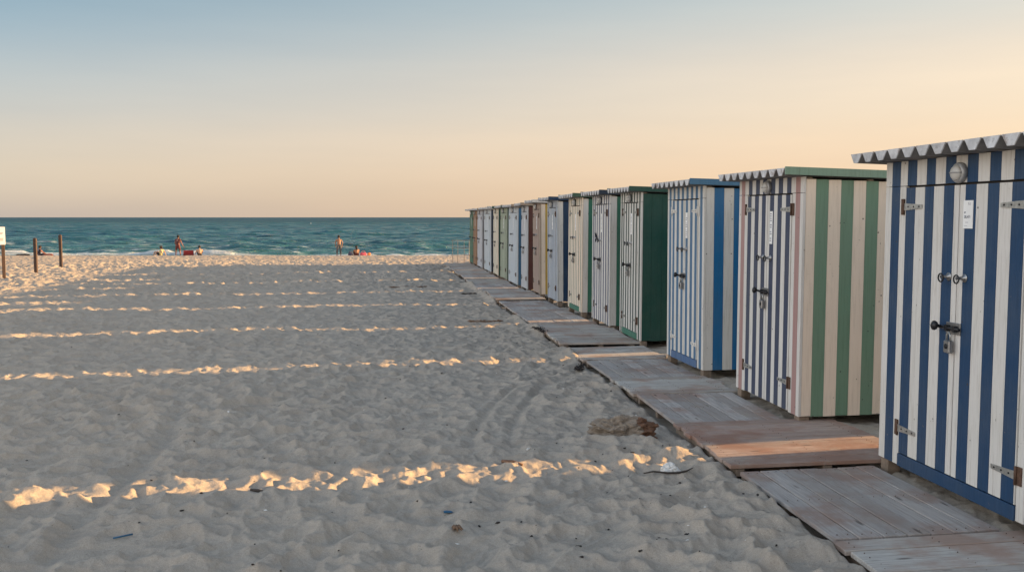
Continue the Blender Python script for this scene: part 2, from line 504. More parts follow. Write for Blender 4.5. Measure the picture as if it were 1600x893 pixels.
def build_sand():
    r = [0.3]
    while r[-1] < 9500:
        q = r[-1]
        if q < 3.3: st = .10
        elif q < 11: st = .017
        elif q < 40: st = .019 + (q-11)/29*.042
        elif q < 84: st = .063+(q-40)/44*.05
        else: st = q*.16
        r.append(q+st)
    r = np.array(r)
    fine = np.arange(-31, 47, math.degrees(.00145))
    coarse = np.linspace(47, 329, 90)[1:-1]
    az = np.radians(np.concatenate([fine, coarse]))[::-1]
    X = r[:, None]*np.sin(az)[None, :]; Y = r[:, None]*np.cos(az)[None, :]
    Z = sand_height(X.ravel(), Y.ravel()).reshape(X.shape)
    me = grid_mesh('sand_ground', X, Y, Z, M['sand'], wrap=True)
    o = link_mesh('sand_ground', me); tag(o, kind='structure')
build_sand()

SEA = -1.60
def build_sea():
    s = [76.0]
    while s[-1] < 9300:
        q = s[-1]
        st = .22 if q < 130 else (.22+(q-130)*.004 if q < 500 else q*.06)
        s.append(q+st)
    s = np.array(s)
    a = np.radians(np.arange(-48, 62, .11))
    S = np.repeat(s[:, None], len(a), 1); U = s[:, None]*np.tan(a)[None, :]
    X = U*CA + S*SA; Y = -U*SA + S*CA
    rng = np.random.RandomState(4)
    Z = np.zeros_like(S)
    wu = U + 6*vnoise(U*.05, S*.05, 3); ws = S + 3*vnoise(U*.06, S*.06, 4)
    for i in range(84):
        lam = math.exp(rng.uniform(math.log(.9), math.log(14)))
        th = rng.normal(0, .42); ph = rng.uniform(0, 2*PI)
        k = 2*PI/lam
        A = .0125*lam**.62
        p = k*(ws*math.cos(th)+wu*math.sin(th)) + ph
        w = np.sin(p)
        att = 1/(1+np.exp((S-lam*70)/(lam*12)).clip(0, 1e6))
        Z += A*(1-2*np.abs(np.sin(p*.5))**.9+.25)*att*1.0 if i % 3 else A*w*att
    # two low breakers before they reach the beach
    n = vnoise(U*.045, U*0+3.3, 9); n2 = vnoise(U*.03, U*0+8.3, 19)
    for s0, A, wd, sd in ((88.0, .34, 1.6, 1), (98.5, .28, 2.0, 2), (112, .24, 2.2, 3)):
        nn = vnoise(U*.05, U*0+sd*3.3, 9+sd); m = sstep(-.22, .15, vnoise(U*.035, U*0+sd*7.7, 29+sd))
        c = s0 + 5*nn
        d = S-c
        Z += A*m*np.where(d < 0, np.exp(-(d/(wd*.55))**2), np.exp(-(d/(wd*1.5))**2))
    calm = sstep(77.5, 86, S)
    Z = Z*(.15+.85*calm)
    sw = np.exp(-((S-79.6-1.0*vnoise(U*.12, U*0, 77)*2)/.9)**2)
    lump = sstep(-.12, .3, vnoise(U*.09, U*0+1.5, 78))*.6; lump = np.maximum(lump, sstep(-21, -26, U)*(.7+.6*vnoise(U*.35, U*0, 80))); fine = .6+vnoise(U*.9, S*.9, 79)
    Z += sw*(.16 + .55*lump*fine)
    Z += SEA
    me = grid_mesh('sea', X, Y, Z, M['water'], attr={'swash': np.clip(sw*(.5+1.2*lump)*1.5, 0, 1)})
    o = link_mesh('sea', me); tag(o, kind='structure')
build_sea()

# ------------------------------------------------------------------ the beach huts
X_FRONT = 3.32
ZB, ZT, ZD = .14, 2.06, 1.945      # local heights: underside of walls, wall top at the front, door top
DEPTH = 1.25

def stripe_edges(half, P, frac, outer):
    """(y0,y1,kind) over [-half, half]; kind 0 white, 1 stripe, 2 outer stripe"""
    segs = []
    rgj = random.Random(int(half*1000))
    k = 0; marks = []
    while (k+.5)*P - frac*P/2 < half:
        c = (k+.5)*P
        jt = rgj.uniform(-.05, .05)*P; marks.append((c-frac*P/2+jt, min(c+frac*P/2+jt+rgj.uniform(-.03, .03)*P, half), 2 if (k >= 3 and outer) else 1)); k += 1
    marks = marks[:4]
    full = sorted([(-b, -a, t) for a, b, t in marks] + marks)
    y = -half
    for a, b, t in full:
        if a > y: segs.append((y, a, 0))
        segs.append((a, b, t)); y = b
    if y < half: segs.append((y, half, 0))
    return segs

def hut(Y0, Y1, zg, label, fa, fb, outer=None, side=('white', None, .107), fascia='white', rail=None, frac=.5, roof_over=(.05, .12),
        hinge='steel', text=None, notice='long', lampy=True, rng=None, pulls=True):
    W = Y1-Y0; half = W/2; rg = random.Random(int(Y0*100))
    root = empty('beach_hut', (X_FRONT, (Y0+Y1)/2, zg))
    if Y0 > 5: root.rotation_euler = (R(rg.uniform(-.45, .45)), R(rg.uniform(-.35, .35)), R(rg.uniform(-.8, .8)))
    tag(root, label, 'beach hut', 'striped beach huts in a row')
    P = W/8.2
    segs = stripe_edges(half, P, frac, outer)
    mats = [M[fa], M[fb], M[outer or fb]]
    dh = W*.352                                                  # half of the door opening
    # front wall: jambs and header round the door
    fw = MB()
    for a, b, k in segs:
        j = rg.uniform(0, .0015)
        if b <= -dh or a >= dh:
            fw.box(j, .022, a+.001, b-.001, ZB, ZD, k)
        elif a < -dh < b: fw.box(j, .022, a+.0006, -dh, ZB, ZD, k)
        elif a < dh < b: fw.box(j, .022, dh, b-.0006, ZB, ZD, k)
        fw.box(j, .022, a+.001, b-.001, ZD+.004, ZT+(.046 if Y0 < 5 else .016), k)
    fw.build('front_wall', mats, root)
    inner = MB(); inner.box(.030, .040, -half+.03, half-.03, ZB+.02, ZT-.02)
    inner.build('shade_backing', M['dark'], root)  # dark sheet stands in for the unlit inside seen through door gaps
    # doors
    zlow = ZB+.085 if rail else ZB+.012
    doors = []
    for sgn in (-1, 1):
        d = MB()
        y0, y1 = (-dh+.005, -.0035) if sgn < 0 else (.0035, dh-.005)
        for a, b, k in segs:
            aa, bb = max(a, y0), min(b, y1)
            if bb-aa > .002:
                j = rg.uniform(0, .0015)
                d.box(-.007+j, .016, aa+.001, bb-.001, zlow, ZD-.010, k)
        do = d.build('door', mats, root); doors.append(do)
        for z in (1.815, .385):
            h = MB()
            ye = sgn*dh; L = min(.20, dh*.42)
            # strap tapering towards the seam, plate on the jamb, pin between
            s = -sgn
            vs = [(-.0075, ye, z-.023), (-.0075, ye+s*L, z-.012), (-.0075, ye+s*L, z+.012), (-.0075, ye, z+.023)]
            vs += [(-.0125, p[1], p[2]) for p in vs]
            h.add(vs, [(0,1,2,3), (4,7,6,5), (0,4,5,1), (1,5,6,2), (2,6,7,3), (3,7,4,0)])
            h.box(-.0065, -.0005, min(ye-s*.006, ye-s*.042), max(ye-s*.006, ye-s*.042), z-.05, z+.05, 1)
            h.tube([(-.012, ye-s*.002, z-.05), (-.012, ye-s*.002, z+.05)], .0075, 8, 1)
            for q in (.25, .55, .85):
                h.lathe([(0, .006), (.003, .005)], (-.0125, ye+s*L*q, z), (-1, 0, 0), 8, 2)
            h.build('hinge', [M[hinge], M['rust'] if hinge == 'steel' else M[hinge], M['iron']], do)
        if pulls:
            pr = MB(); yp = sgn*.075; zp = 1.40
            pr.lathe([(0, .026), (.004, .024), (.005, .012), (.05, .007), (.052, .010)], (-.0072, yp, zp), (-1, 0, 0), 14, 1)
            ring = [(-.060+.0*math.cos(a), yp + .024*math.sin(a), zp-.006 + .024*math.cos(a)) for a in [i*2*PI/16 for i in range(16)]]
            pr.tube(ring, .0045, 6, 0, closed=True)
            pr.build('ring_pull', [M['iron'], M['lock']], do)
    # bolt with a ball knob, and a padlock under it
    lo = MB(); yb, zb = .030, 1.10
    lo.box(-.016, -.0075, yb-.09, yb+.045, zb-.034, zb+.034, 1, .002)
    lo.tube([(-.030, yb-.10, zb), (-.030, yb+.085, zb)], .010, 10, 0)
    lo.box(-.040, -.016, yb-.07, yb-.045, zb-.018, zb+.018, 0); lo.box(-.040, -.016, yb+.0, yb+.025, zb-.018, zb+.018, 0)
    lo.lathe([(0, .008), (.012, .008), (.022, .012), (.026, .022), (.037, .029), (.049, .027), (.057, .015), (.059, 0)], (-.030, yb+.07, zb+.004), (-1, .25, .1), 14, 0)
    lo.build('bolt', [M['iron'], M['lock']], doors[1])
    pl = MB(); zc = zb-.10
    pl.box(-.052, -.022, yb-.045, yb+.012, zc-.045, zc+.03, 0, .006)
    pl.tube([(-.037, yb-.034, zc+.03), (-.037, yb-.034, zc+.062), (-.037, yb-.017, zc+.078), (-.037, yb, zc+.062), (-.037, yb, zc+.03)], .006, 8, 1)
    pl.lathe([(0, .016), (.004, .015)], (-.052, yb-.017, zc-.005), (-1, 0, 0), 12, 2)
    pl.build('padlock', [M['lock'], M['steel'], M['iron']], doors[1])
    # notice on the near door
    if notice:
        nb = MB(); y0 = -.155*W/1.6-.0; wn = .085*W/1.6; zt, zbn = (1.845, 1.685) if notice == 'label' else (1.80, 1.52)
        if notice == 'label': y0, wn = -.045, .088
        else: y0, wn = -.055, .055
        nb.box(-.0105, -.0078, y0-wn, y0, zbn, zt)
        no = nb.build('notice', M['paper'], doors[0])
        if text:
            for txt, sz, yy, zz in text:
                cu = bpy.data.curves.new('lettering', 'FONT'); cu.body = txt; cu.size = sz; cu.extrude = .0004
                tmp = bpy.data.objects.new('tmp', cu); COL.objects.link(tmp)
                me = bpy.data.meshes.new_from_object(tmp.evaluated_get(bpy.context.evaluated_depsgraph_get()))
                bpy.data.objects.remove(tmp)
                # letters read along -Y (left to right as seen from the beach), up +Z
                for v in me.vertices:
                    x, y = v.co.x, v.co.y
                    v.co = Vector((-.0112 + v.co.z, y0-yy-x, zz+y))
                me.materials.clear(); me.materials.append(M['ink'])
                lt = link_mesh('lettering', me, no) if False else me
                TXT.setdefault(id(no), (no, []))[1].append(me)
        else:
            ln = MB()
            z = zt-.02
            while z > zbn+.02:
                w = wn*rg.uniform(.45, .8)
                if rg.random() < .8: ln.box(-.0112, -.0106, y0-.006-w, y0-.006, z-.006, z)
                z -= .019
            TXT.setdefault(id(no), (no, []))[1].append(ln.mesh('lettering', M['ink']))
    # round bulkhead lamp above the door
    if lampy:
        lp = MB(); zl = 2.005
        lp.lathe([(0, .060), (.022, .060), (.030, .055), (.032, .046)], (-.0005, -.0, zl), (-1, 0, 0), 24)
        lo_ = lp.build('lamp', M['lampring'], root)
        gl = MB(); gl.lathe([(.0, .047), (.012, .045), (.022, .036), (.028, .020), (.030, .0)], (-.028, 0, zl), (-1, 0, 0), 24)
        gl.build('lamp_glass', M['glass'], lo_)
        rb = MB()
        rb.tube([(-.030, -.05, zl), (-.055, -.03, zl), (-.061, 0, zl), (-.055, .03, zl), (-.030, .05, zl)], .004, 6)
        rb.build('lamp_guard', M['lampring'], lo_)
    # bottom rail
    if rail:
        rl = MB(); rl.box(-.010, .020, -dh+.004, dh-.004, ZB-.004, ZB+.078, 0, .003)
        rl.build('bottom_rail', M[rail], root)
    # side and back walls
    drop = .030*DEPTH
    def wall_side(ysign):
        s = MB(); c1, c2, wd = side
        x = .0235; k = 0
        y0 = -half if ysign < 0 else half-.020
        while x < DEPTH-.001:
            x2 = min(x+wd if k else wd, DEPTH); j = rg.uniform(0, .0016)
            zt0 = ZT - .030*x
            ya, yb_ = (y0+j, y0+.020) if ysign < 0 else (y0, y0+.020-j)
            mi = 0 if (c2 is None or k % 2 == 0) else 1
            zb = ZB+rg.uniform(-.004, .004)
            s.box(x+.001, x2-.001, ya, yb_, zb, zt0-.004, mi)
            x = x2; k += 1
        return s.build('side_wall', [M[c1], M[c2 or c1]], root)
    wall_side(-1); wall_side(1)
    bw = MB()
    n = 8
    for i in range(n):
        a = -half+.022+(W-.044)*i/n; b = -half+.022+(W-.044)*(i+1)/n
        bw.box(DEPTH-.022, DEPTH-.002, a+.001, b-.001, ZB, ZT-drop-.01, 0)
    bw.build('back_wall', M[side[1] or side[0]], root)
    fl = MB(); fl.box(.045, DEPTH-.03, -half+.025, half-.025, ZB+.004, ZB+.05)
    fl.build('floor', M['dark'], root)
    for xx in (.012, DEPTH-.11):
        for yy in (-half+.012, half-.102):
            ft = MB(); ft.box(xx, xx+.09, yy, yy+.09, -.08, ZB-.004, 0, .004)
            ft.build('foot', M['block'], root)
    # corrugated roof: sloping sheet, trough ends closed
    rf = MB(); fr = -.17; bk = DEPTH+.10
    ya, yb = -half-roof_over[0], half+roof_over[1]
    nP = max(6, round((yb-ya)/.158)); pd = (yb-ya)/nP
    hc = .056; zt = ZT+.074+(.03 if Y0 < 5 else 0); th = .003
    prof = []
    for i in range(nP):
        y = ya+i*pd
        prof += [(y+.0*pd, 0), (y+.06*pd, 0), (y+.33*pd, -hc), (y+.67*pd, -hc), (y+.94*pd, 0)]
    prof.append((yb, 0))
    def zr(x, z): return zt + z - .030*(x)
    vs = []; N = len(prof)
    for x in (fr, bk):
        for y, z in prof: vs.append((x, y, zr(x, z)))
        for y, z in prof: vs.append((x, y, zr(x, z-th)))
    fs = []; mi = []
    for i in range(N-1):
        rf.add([vs[i], vs[i+1], vs[2*N+i+1], vs[2*N+i]], [(0, 1, 2, 3)], 0)
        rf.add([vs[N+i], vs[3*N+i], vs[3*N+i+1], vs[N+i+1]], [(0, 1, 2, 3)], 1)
        rf.add([vs[i], vs[N+i], vs[N+i+1], vs[i+1]], [(0, 1, 2, 3)], 0)
        rf.add([vs[2*N+i], vs[2*N+i+1], vs[3*N+i+1], vs[3*N+i]], [(0, 1, 2, 3)], 0)
    for i in range(nP):
        a = [prof[i*5+1], prof[i*5+2], prof[i*5+3], prof[i*5+4]]
        jx = rg.uniform(0, .004)
        rf.add([(fr-.004-jx, a[0][0]-.002, zr(fr, .002)), (fr-.006, a[1][0], zr(fr, -hc-.003)), (fr-.006, a[2][0], zr(fr, -hc-.003)), (fr-.004-jx, a[3][0]+.002, zr(fr, .002)),
                (fr+.012, a[0][0], zr(fr, .002)), (fr+.012, a[1][0], zr(fr, -hc)), (fr+.012, a[2][0], zr(fr, -hc)), (fr+.012, a[3][0], zr(fr, .002))],
               [(0, 1, 2, 3), (0, 3, 7, 4), (1, 5, 6, 2), (0, 4, 5, 1), (3, 2, 6, 7)], 0)
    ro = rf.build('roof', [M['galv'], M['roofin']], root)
    for xx in (.03, .55, DEPTH-.08):
        pur = MB(); pur.box(xx, xx+.045, -half+.002, half-.002, ZT-.030*xx-.002, zr(xx, -hc)-.006)
        pur.build('purlin', M['block'], ro)
    for sgn in (-1, 1):
        fa_ = MB()
        y = ya-.016 if sgn < 0 else yb
        x0, x1 = fr-.004, bk
        z0, z1 = zr(x0, .012), zr(x1, .012); hh = .062
        vs = [(x0, y, z0-hh), (x1, y, z1-hh), (x1, y, z1), (x0, y, z0), (x0, y+.016, z0-hh), (x1, y+.016, z1-hh), (x1, y+.016, z1), (x0, y+.016, z0)]
        if sgn < 0 or roof_over[1] < .1:
            fa_.add(vs, [(0,1,2,3), (4,7,6,5), (0,4,5,1), (1,5,6,2), (2,6,7,3), (3,7,4,0)])
            fa_.build('fascia', M[fascia], ro)
    return root

TXT = {}
t1 = [('20,471', .0215, .010, 1.744), ('Nº', .0125, .010, 1.772), ('----', .02, .022, 1.715), ('[  ]', .014, .045, 1.824), ('______', .009, .043, 1.820), ('.............', .010, .012, 1.700)]
H = 'striped'
hut(4.18, 5.80, 0, 'large white and navy blue striped hut, biggest and nearest, its notice reading 20,471', 'white', 'navy', None, ('white', 'navy', .107), 'white', rail='navy', roof_over=(.08, .16), notice='label', text=t1)
hut(7.04, 8.36, 0, 'hut with broad cream and sage green striped side wall and slate blue door stripes', 'white', 'slate', 'pink', ('cream', 'green', .107), 'palegreen', roof_over=(.03, .10))
hut(9.32, 10.52, 0, 'hut with bright blue and white striped side and blue roof edge, pale blue door stripes', 'white', 'skyblue', None, ('white', 'blue', .108), 'lblue', rail='steelblue', roof_over=(.03, .10), hinge='white', lampy=False)
hut(11.69, 12.79, 0, 'hut with plain dark green side wall and dark thin stripes on the front', 'white', 'forest', None, ('dgreen', None, .14), 'dgreen', rail='sea', frac=.45, roof_over=(.03, .09))
h5 = hut(13.37, 14.55, 0, 'white hut with fine ink blue stripes and a slanting black iron bar on its door', 'white', 'ink', None, ('white', 'sea', .105), 'dkblue', frac=.40, roof_over=(.03, .09))
hut(15.35, 16.48, 0, 'cream hut with dark green pinstripes, green bottom rail and a green and white side', 'cream', 'bottle', None, ('white', 'sea', .11), 'bottle', rail='sea', frac=.28, roof_over=(.03, .09))
hut(17.50, 18.56, -.01, 'pale hut with steel blue pinstripes and a deep blue band on its white side', 'coolwhite', 'steelblue', None, ('white', 'nblue', .115), 'nblue', frac=.34, roof_over=(.03, .08))
hut(19.41, 20.44, -.03, 'hut with dusty pink front and a mustard yellow band down its side', 'tan', 'mauve', 'tan', ('cream', 'yellow', .11), 'white', frac=.5, roof_over=(.03, .08))
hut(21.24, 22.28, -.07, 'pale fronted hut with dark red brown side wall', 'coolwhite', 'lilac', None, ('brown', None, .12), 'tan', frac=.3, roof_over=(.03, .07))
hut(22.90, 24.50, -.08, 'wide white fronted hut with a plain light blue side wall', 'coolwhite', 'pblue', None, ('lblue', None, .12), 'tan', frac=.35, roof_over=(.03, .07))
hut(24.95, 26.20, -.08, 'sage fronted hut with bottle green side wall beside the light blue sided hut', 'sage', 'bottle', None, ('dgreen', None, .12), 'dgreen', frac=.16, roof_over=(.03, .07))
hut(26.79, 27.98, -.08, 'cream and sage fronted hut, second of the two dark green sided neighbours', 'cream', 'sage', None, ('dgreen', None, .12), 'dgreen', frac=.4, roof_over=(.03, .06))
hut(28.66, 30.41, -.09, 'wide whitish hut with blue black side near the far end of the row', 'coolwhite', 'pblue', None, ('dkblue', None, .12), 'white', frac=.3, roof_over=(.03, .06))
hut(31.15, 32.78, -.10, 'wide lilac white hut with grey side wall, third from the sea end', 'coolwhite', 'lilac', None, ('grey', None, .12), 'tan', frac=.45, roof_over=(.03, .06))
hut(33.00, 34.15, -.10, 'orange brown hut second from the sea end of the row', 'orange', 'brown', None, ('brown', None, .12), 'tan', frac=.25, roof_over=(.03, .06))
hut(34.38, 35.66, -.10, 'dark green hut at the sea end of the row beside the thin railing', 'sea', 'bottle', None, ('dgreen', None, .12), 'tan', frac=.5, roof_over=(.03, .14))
q = MB(); q.tube([(-.02, .30, 1.50), (-.03, .22, 1.47), (-.028, .10, 1.40)], [.012, .014, .012], 8); q.build('iron_bar', M['iron'], h5)
# lettering: one mesh per notice
for no, mes in TXT.values():
    bm = bmesh.new()
    for me in mes: bm.from_mesh(me)
    out = bpy.data.meshes.new('lettering'); bm.to_mesh(out); bm.free(); out.materials.append(M['ink'])
    # third level below the hut: the print belongs to the notice's own mesh
    bm = bmesh.new(); bm.from_mesh(no.data)
    n0 = len(bm.faces); bm.from_mesh(out); bm.faces.ensure_lookup_table()
    for f in bm.faces[n0:]: f.material_index = 1
    bm.to_mesh(no.data); bm.free(); no.data.materials.append(M['ink'])

# store sheds of a second row behind, whose narrow gaps let the low sun through
slots = [-9.0, -3.2, 2.2, 6.56, 11.25, 14.98, 19.16, 22.82, 26.72, 31.0, 36.6]
shed_names = ['southmost', 'second', 'third', 'fourth', 'fifth', 'sixth', 'seventh', 'eighth', 'ninth', 'last']
M['shedwall'] = paint('limewashed_shed_boards', (.5, .48, .44), 1.0)
for i in range(len(slots)-1):
    a, b = slots[i]+.19, slots[i+1]-.19
    if i == 2: b = slots[i+1]-.27
    t = empty('store_shed', (6.0, (a+b)/2, -.02 if b < 20 else -.10))
    tag(t, 'plain limewashed store shed behind the hut row', 'shed', 'store sheds behind the huts')
    w = (b-a)/2
    q = MB(); k = 0; y = -w
    while y < w-.01:
        y2 = min(y+.15, w); j = random.uniform(0, .002)
        q.box(j, .02, y+.0006, y2-.0006, .05, 2.2); q.box(1.48, 1.5-j, y+.0006, y2-.0006, .05, 2.1)
        y = y2
    q.box(.0215, 1.4785, -w, -w+.02, .05, 2.1); q.box(.0215, 1.4785, w-.02, w, .05, 2.1)
    q.build('wall', M['shedwall'], t)
    q = MB()
    q.add([(-.06, -w-.02, 2.22), (1.56, -w-.02, 2.12), (1.56, w+.02, 2.12), (-.06, w+.02, 2.22), (-.06, -w-.02, 2.26), (1.56, -w-.02, 2.16), (1.56, w+.02, 2.16), (-.06, w+.02, 2.26)],
          [(0,3,2,1), (4,5,6,7), (0,1,5,4), (1,2,6,5), (2,3,7,6), (3,0,4,7)])
    q.build('roof', M['galv'], t)

# ------------------------------------------------------------------ board walk panels
def panel(Y0, Y1, x0, x1, z, along, label, n=None, tilt=0.0, thick=.028, mat=None):
    rg = random.Random(int(Y0*97))
    root = empty('boardwalk_panel', ((x0+x1)/2, (Y0+Y1)/2, z), R(rg.uniform(-.8, .8)))
    root.rotation_euler = (R(rg.uniform(-.45, .45)) + tilt, R(rg.uniform(-.6, .6)), R(rg.uniform(-.9, .9)))
    tag(root, label, 'boardwalk panel', 'plank panels of the boardwalk')
    w, d = (x1-x0)/2, (Y1-Y0)/2
    q = MB(); tints = []
    if along == 'x':
        n = n or max(3, round(2*d/.145)); st = 2*d/n
        for i in range(n):
            a = -d+i*st; b = a+st; j = rg.uniform(-.003, .003); g = rg.uniform(.005, .012)
            f0 = len(q.v)
            q.box(-w+rg.uniform(-.03, .012), w+rg.uniform(-.03, .06), a+g/2, b-g/2, -thick+j, j, 0, .003)
            tints += [rg.random()]*(len(q.v)-f0)
    else:
        n = n or max(3, round(2*w/.135)); st = 2*w/n
        for i in range(n):
            a = -w+i*st; b = a+st; j = rg.uniform(-.003, .003); g = rg.uniform(.005, .012)
            f0 = len(q.v)
            q.box(a+g/2, b-g/2, -d+rg.uniform(-.008, .012), d+rg.uniform(-.012, .008), -thick+j, j, 0, .003)
            tints += [rg.random()]*(len(q.v)-f0)
    for i in range(n):
        c = -(d if along == 'x' else w)+(i+.5)*st
        for e in ((-w+.05, 0, w-.1) if along == 'x' else (-d+.05, 0, d-.05)):
            for s_ in (-.03, .03):
                px_, py_ = (e+rg.uniform(-.01, .01), c+s_) if along == 'x' else (c+s_, e+rg.uniform(-.01, .01))
                q.lathe([(0, .0036), (.0036, .003)], (px_, py_, 0), (0, 0, 1), 6, 1); tints += [0]*12
    o = q.build('planks', [M[mat or ('board_x' if along == 'x' else 'board_y')], M['rust']], root)
    at = o.data.attributes.new('tint', 'FLOAT', 'POINT'); at.data.foreach_set('value', tints)
    b = MB()
    if along == 'x':
        for xx in (-w+.05, 0, w-.1):
            b = MB(); b.box(xx-.03, xx+.03, -d+.01, d-.01, -thick-.055, -thick-.004, 0, .003); b.build('batten', M['block'], root)
    else:
        for yy in (-d+.04, 0, d-.04):
            b = MB(); b.box(-w+.01, w-.01, yy-.03, yy+.03, -thick-.055, -thick-.004, 0, .003); b.build('batten', M['block'], root)
    return root

XL, XR = 2.33, 3.31
panel(3.10, 4.46, XL, XR+.05, .072, 'x', 'crosswise plank panel in the near corner beside the big navy striped hut')
panel(4.485, 5.775, XL, XR-.02, .070, 'y', 'lengthwise grey plank panel in front of the big navy striped hut door')
panel(5.82, 7.13, XL-.02, XR+.34, .100, 'x', 'raised reddish crosswise panel with a sunlit strip, between the two nearest huts', mat='board_red')
panel(7.16, 8.44, XL+.03, XR-.01, .072, 'y', 'lengthwise plank panel in front of the cream and green sided hut')
panel(8.46, 9.31, XL+.02, XR+.04, .085, 'x', 'short crosswise plank panel between the green sided and bright blue sided huts')
panel(9.33, 10.62, XL+.03, XR, .070, 'y', 'lengthwise plank panel in front of the bright blue and white sided hut')
panel(10.65, 11.70, XL-.01, XR+.04, .074, 'x', 'crosswise panel crossed by a sun strip just before the dark green sided hut')
panel(11.73, 13.70, XL-.03, XR+.03, .115, 'x', 'long raised crosswise panel with dark front edge at the dark green sided hut')
panel(13.73, 14.45, XL, XR, .078, 'x', 'crosswise panel in front of the hut with ink blue door stripes')
panel(14.48, 16.45, XL-.02, XR, .072, 'y', 'lengthwise panel in front of the cream hut with green pinstripes')
panel(16.48, 18.55, XL-.02, XR-.02, .060, 'y', 'lengthwise panel in front of the pale steel blue pinstriped hut')
panel(18.85, 20.95, XL-.02, XR, .075, 'x', 'raised crosswise panel with dark edge in front of the pink fronted hut')
panel(20.98, 22.2, XL, XR, .035, 'x', 'crosswise panel in front of the brown sided hut')
panel(22.25, 23.9, XL-.05, XR, .020, 'y', 'lengthwise pale panel in front of the light blue sided hut')
panel(24.05, 25.9, XL-.03, XR, .020, 'x', 'crosswise pale panel in front of the bottle green sided hut')
panel(26.3, 28.1, XL-.02, XR, .015, 'y', 'lengthwise pale panel before the cream and sage hut far along the row')
panel(28.5, 30.4, XL-.03, XR, .010, 'x', 'crosswise pale panel before the wide blue black sided hut')
panel(30.8, 32.6, XL-.04, XR, .005, 'x', 'crosswise panel before the wide lilac white hut near the far end')
panel(32.8, 35.6, XL-.05, XR, .000, 'x', 'last panel of the boardwalk at the sea end near the railing')

# thin railing past the last hut
rl = empty('railing', (3.1, 37.4, -.2)); tag(rl, 'thin pale railing of slim posts and three bars at the far end of the row', 'railing')
M['rail'] = plain('pale_rail_paint', (.30, .24, .19), .6, 0, .2, 10)
for xx in (-.31, -.10, .16, .36):
    q = MB(); q.tube([(xx, 0, -.25), (xx, 0, 1.03)], .011, 8); q.build('post', M['rail'], rl)
for zz in (1.02, .70, .42):
    q = MB(); q.tube([(-.36, -.0, zz), (.9, -.0, zz)], .010, 8); q.build('bar', M['rail'], rl)

# ------------------------------------------------------------------ posts at the left
def post(x, y, h, r, label, sign=False):
    z = sand_at(x, y)
    t = empty('sign_post' if sign else 'wooden_post', (x, y, z))
    tag(t, label, 'sign' if sign else 'post', None if sign else 'square wooden posts in the sand')
    q = MB(); q.box(-r, r, -r, r, -.3, h, 0, .008); q.build('shaft', M['post'], t)
    q = MB(); q.add([(-r, -r, h+.001), (r, -r, h+.001), (r, r, h+.001), (-r, r, h+.001), (0, 0, h+.03)], [(0,1,4), (1,2,4), (2,3,4), (3,0,4), (3,2,1,0)])
    q.build('cap', M['post'], t)
    if sign:
        t.rotation_euler.z = R(21)
        q = MB(); q.box(-.14, .065, -r-.022, -r-.002, h-.47, h+.05, 0, .003)
        for k, (zz, w) in enumerate(((h-.03, .05), (h-.12, .12), (h-.15, .10), (h-.28, .13), (h-.31, .11), (h-.34, .12))):
            q.box(-.10, -.10+w, -r-.0235, -r-.0225, zz-.012, zz, 1)
        q.build('sign_board', [M['paper'], M['ink']], t)
post(-11.02, 29.0, 1.52, .046, 'dark post carrying a small white notice board at the left edge', True)
post(-11.18, 32.0, 1.15, .048, 'plain dark wooden post between the notice board and the other post')
post(-11.54, 35.5, 1.17, .048, 'plain dark wooden post farthest from the notice board')

# ------------------------------------------------------------------ people
def skin_mesh(name, verts, edges, mat, parent, sub=2, root=0):
    me = bpy.data.meshes.new(name)
    me.from_pydata([v[0] for v in verts], edges, [])
    o = bpy.data.objects.new(name, me); COL.objects.link(o)
    md = o.modifiers.new('skin', 'SKIN'); md.use_smooth_shade = True
    sd = o.modifiers.new('sub', 'SUBSURF'); sd.levels = sub; sd.render_levels = sub
    lay = me.skin_vertices[0].data
    # roots: one for each island
    adj = {i: [] for i in range(len(verts))}
    for a, b in edges: adj[a].append(b); adj[b].append(a)
    seen = set()
    order = [root] + [i for i in range(len(verts))]
    roots = []
    for i in order:
        if i in seen: continue
        roots.append(i); st = [i]
        while st:
            k = st.pop()
            if k in seen: continue
            seen.add(k); st += adj[k]
    for i, v in enumerate(verts):
        r = v[1]; lay[i].radius = (r, r) if not isinstance(r, tuple) else r
        lay[i].use_root = i in roots
    bpy.context.view_layer.update()
    ev = o.evaluated_get(bpy.context.evaluated_depsgraph_get())
    out = bpy.data.meshes.new_from_object(ev)
    out.name = name
    bpy.data.objects.remove(o)
    out.materials.clear(); out.materials.append(mat)
    for p in out.polygons: p.use_smooth = True
    return link_mesh(name, out, parent)

SKIN = {'tan': plain('tanned_skin', (.27, .13, .07), .55, 0, .08, 6, 0), 'red': plain('reddened_skin', (.24, .095, .06), .55, 0, .08, 6, 0), 'pale': plain('light_skin', (.42, .25, .16), .55, 0, .08, 6, 0)}
CLOTH = {}
def cloth(name, rgb):
    if name not in CLOTH: CLOTH[name] = plain(name + '_cloth', rgb, .85, 0, .15, 20, .2)
    return CLOTH[name]

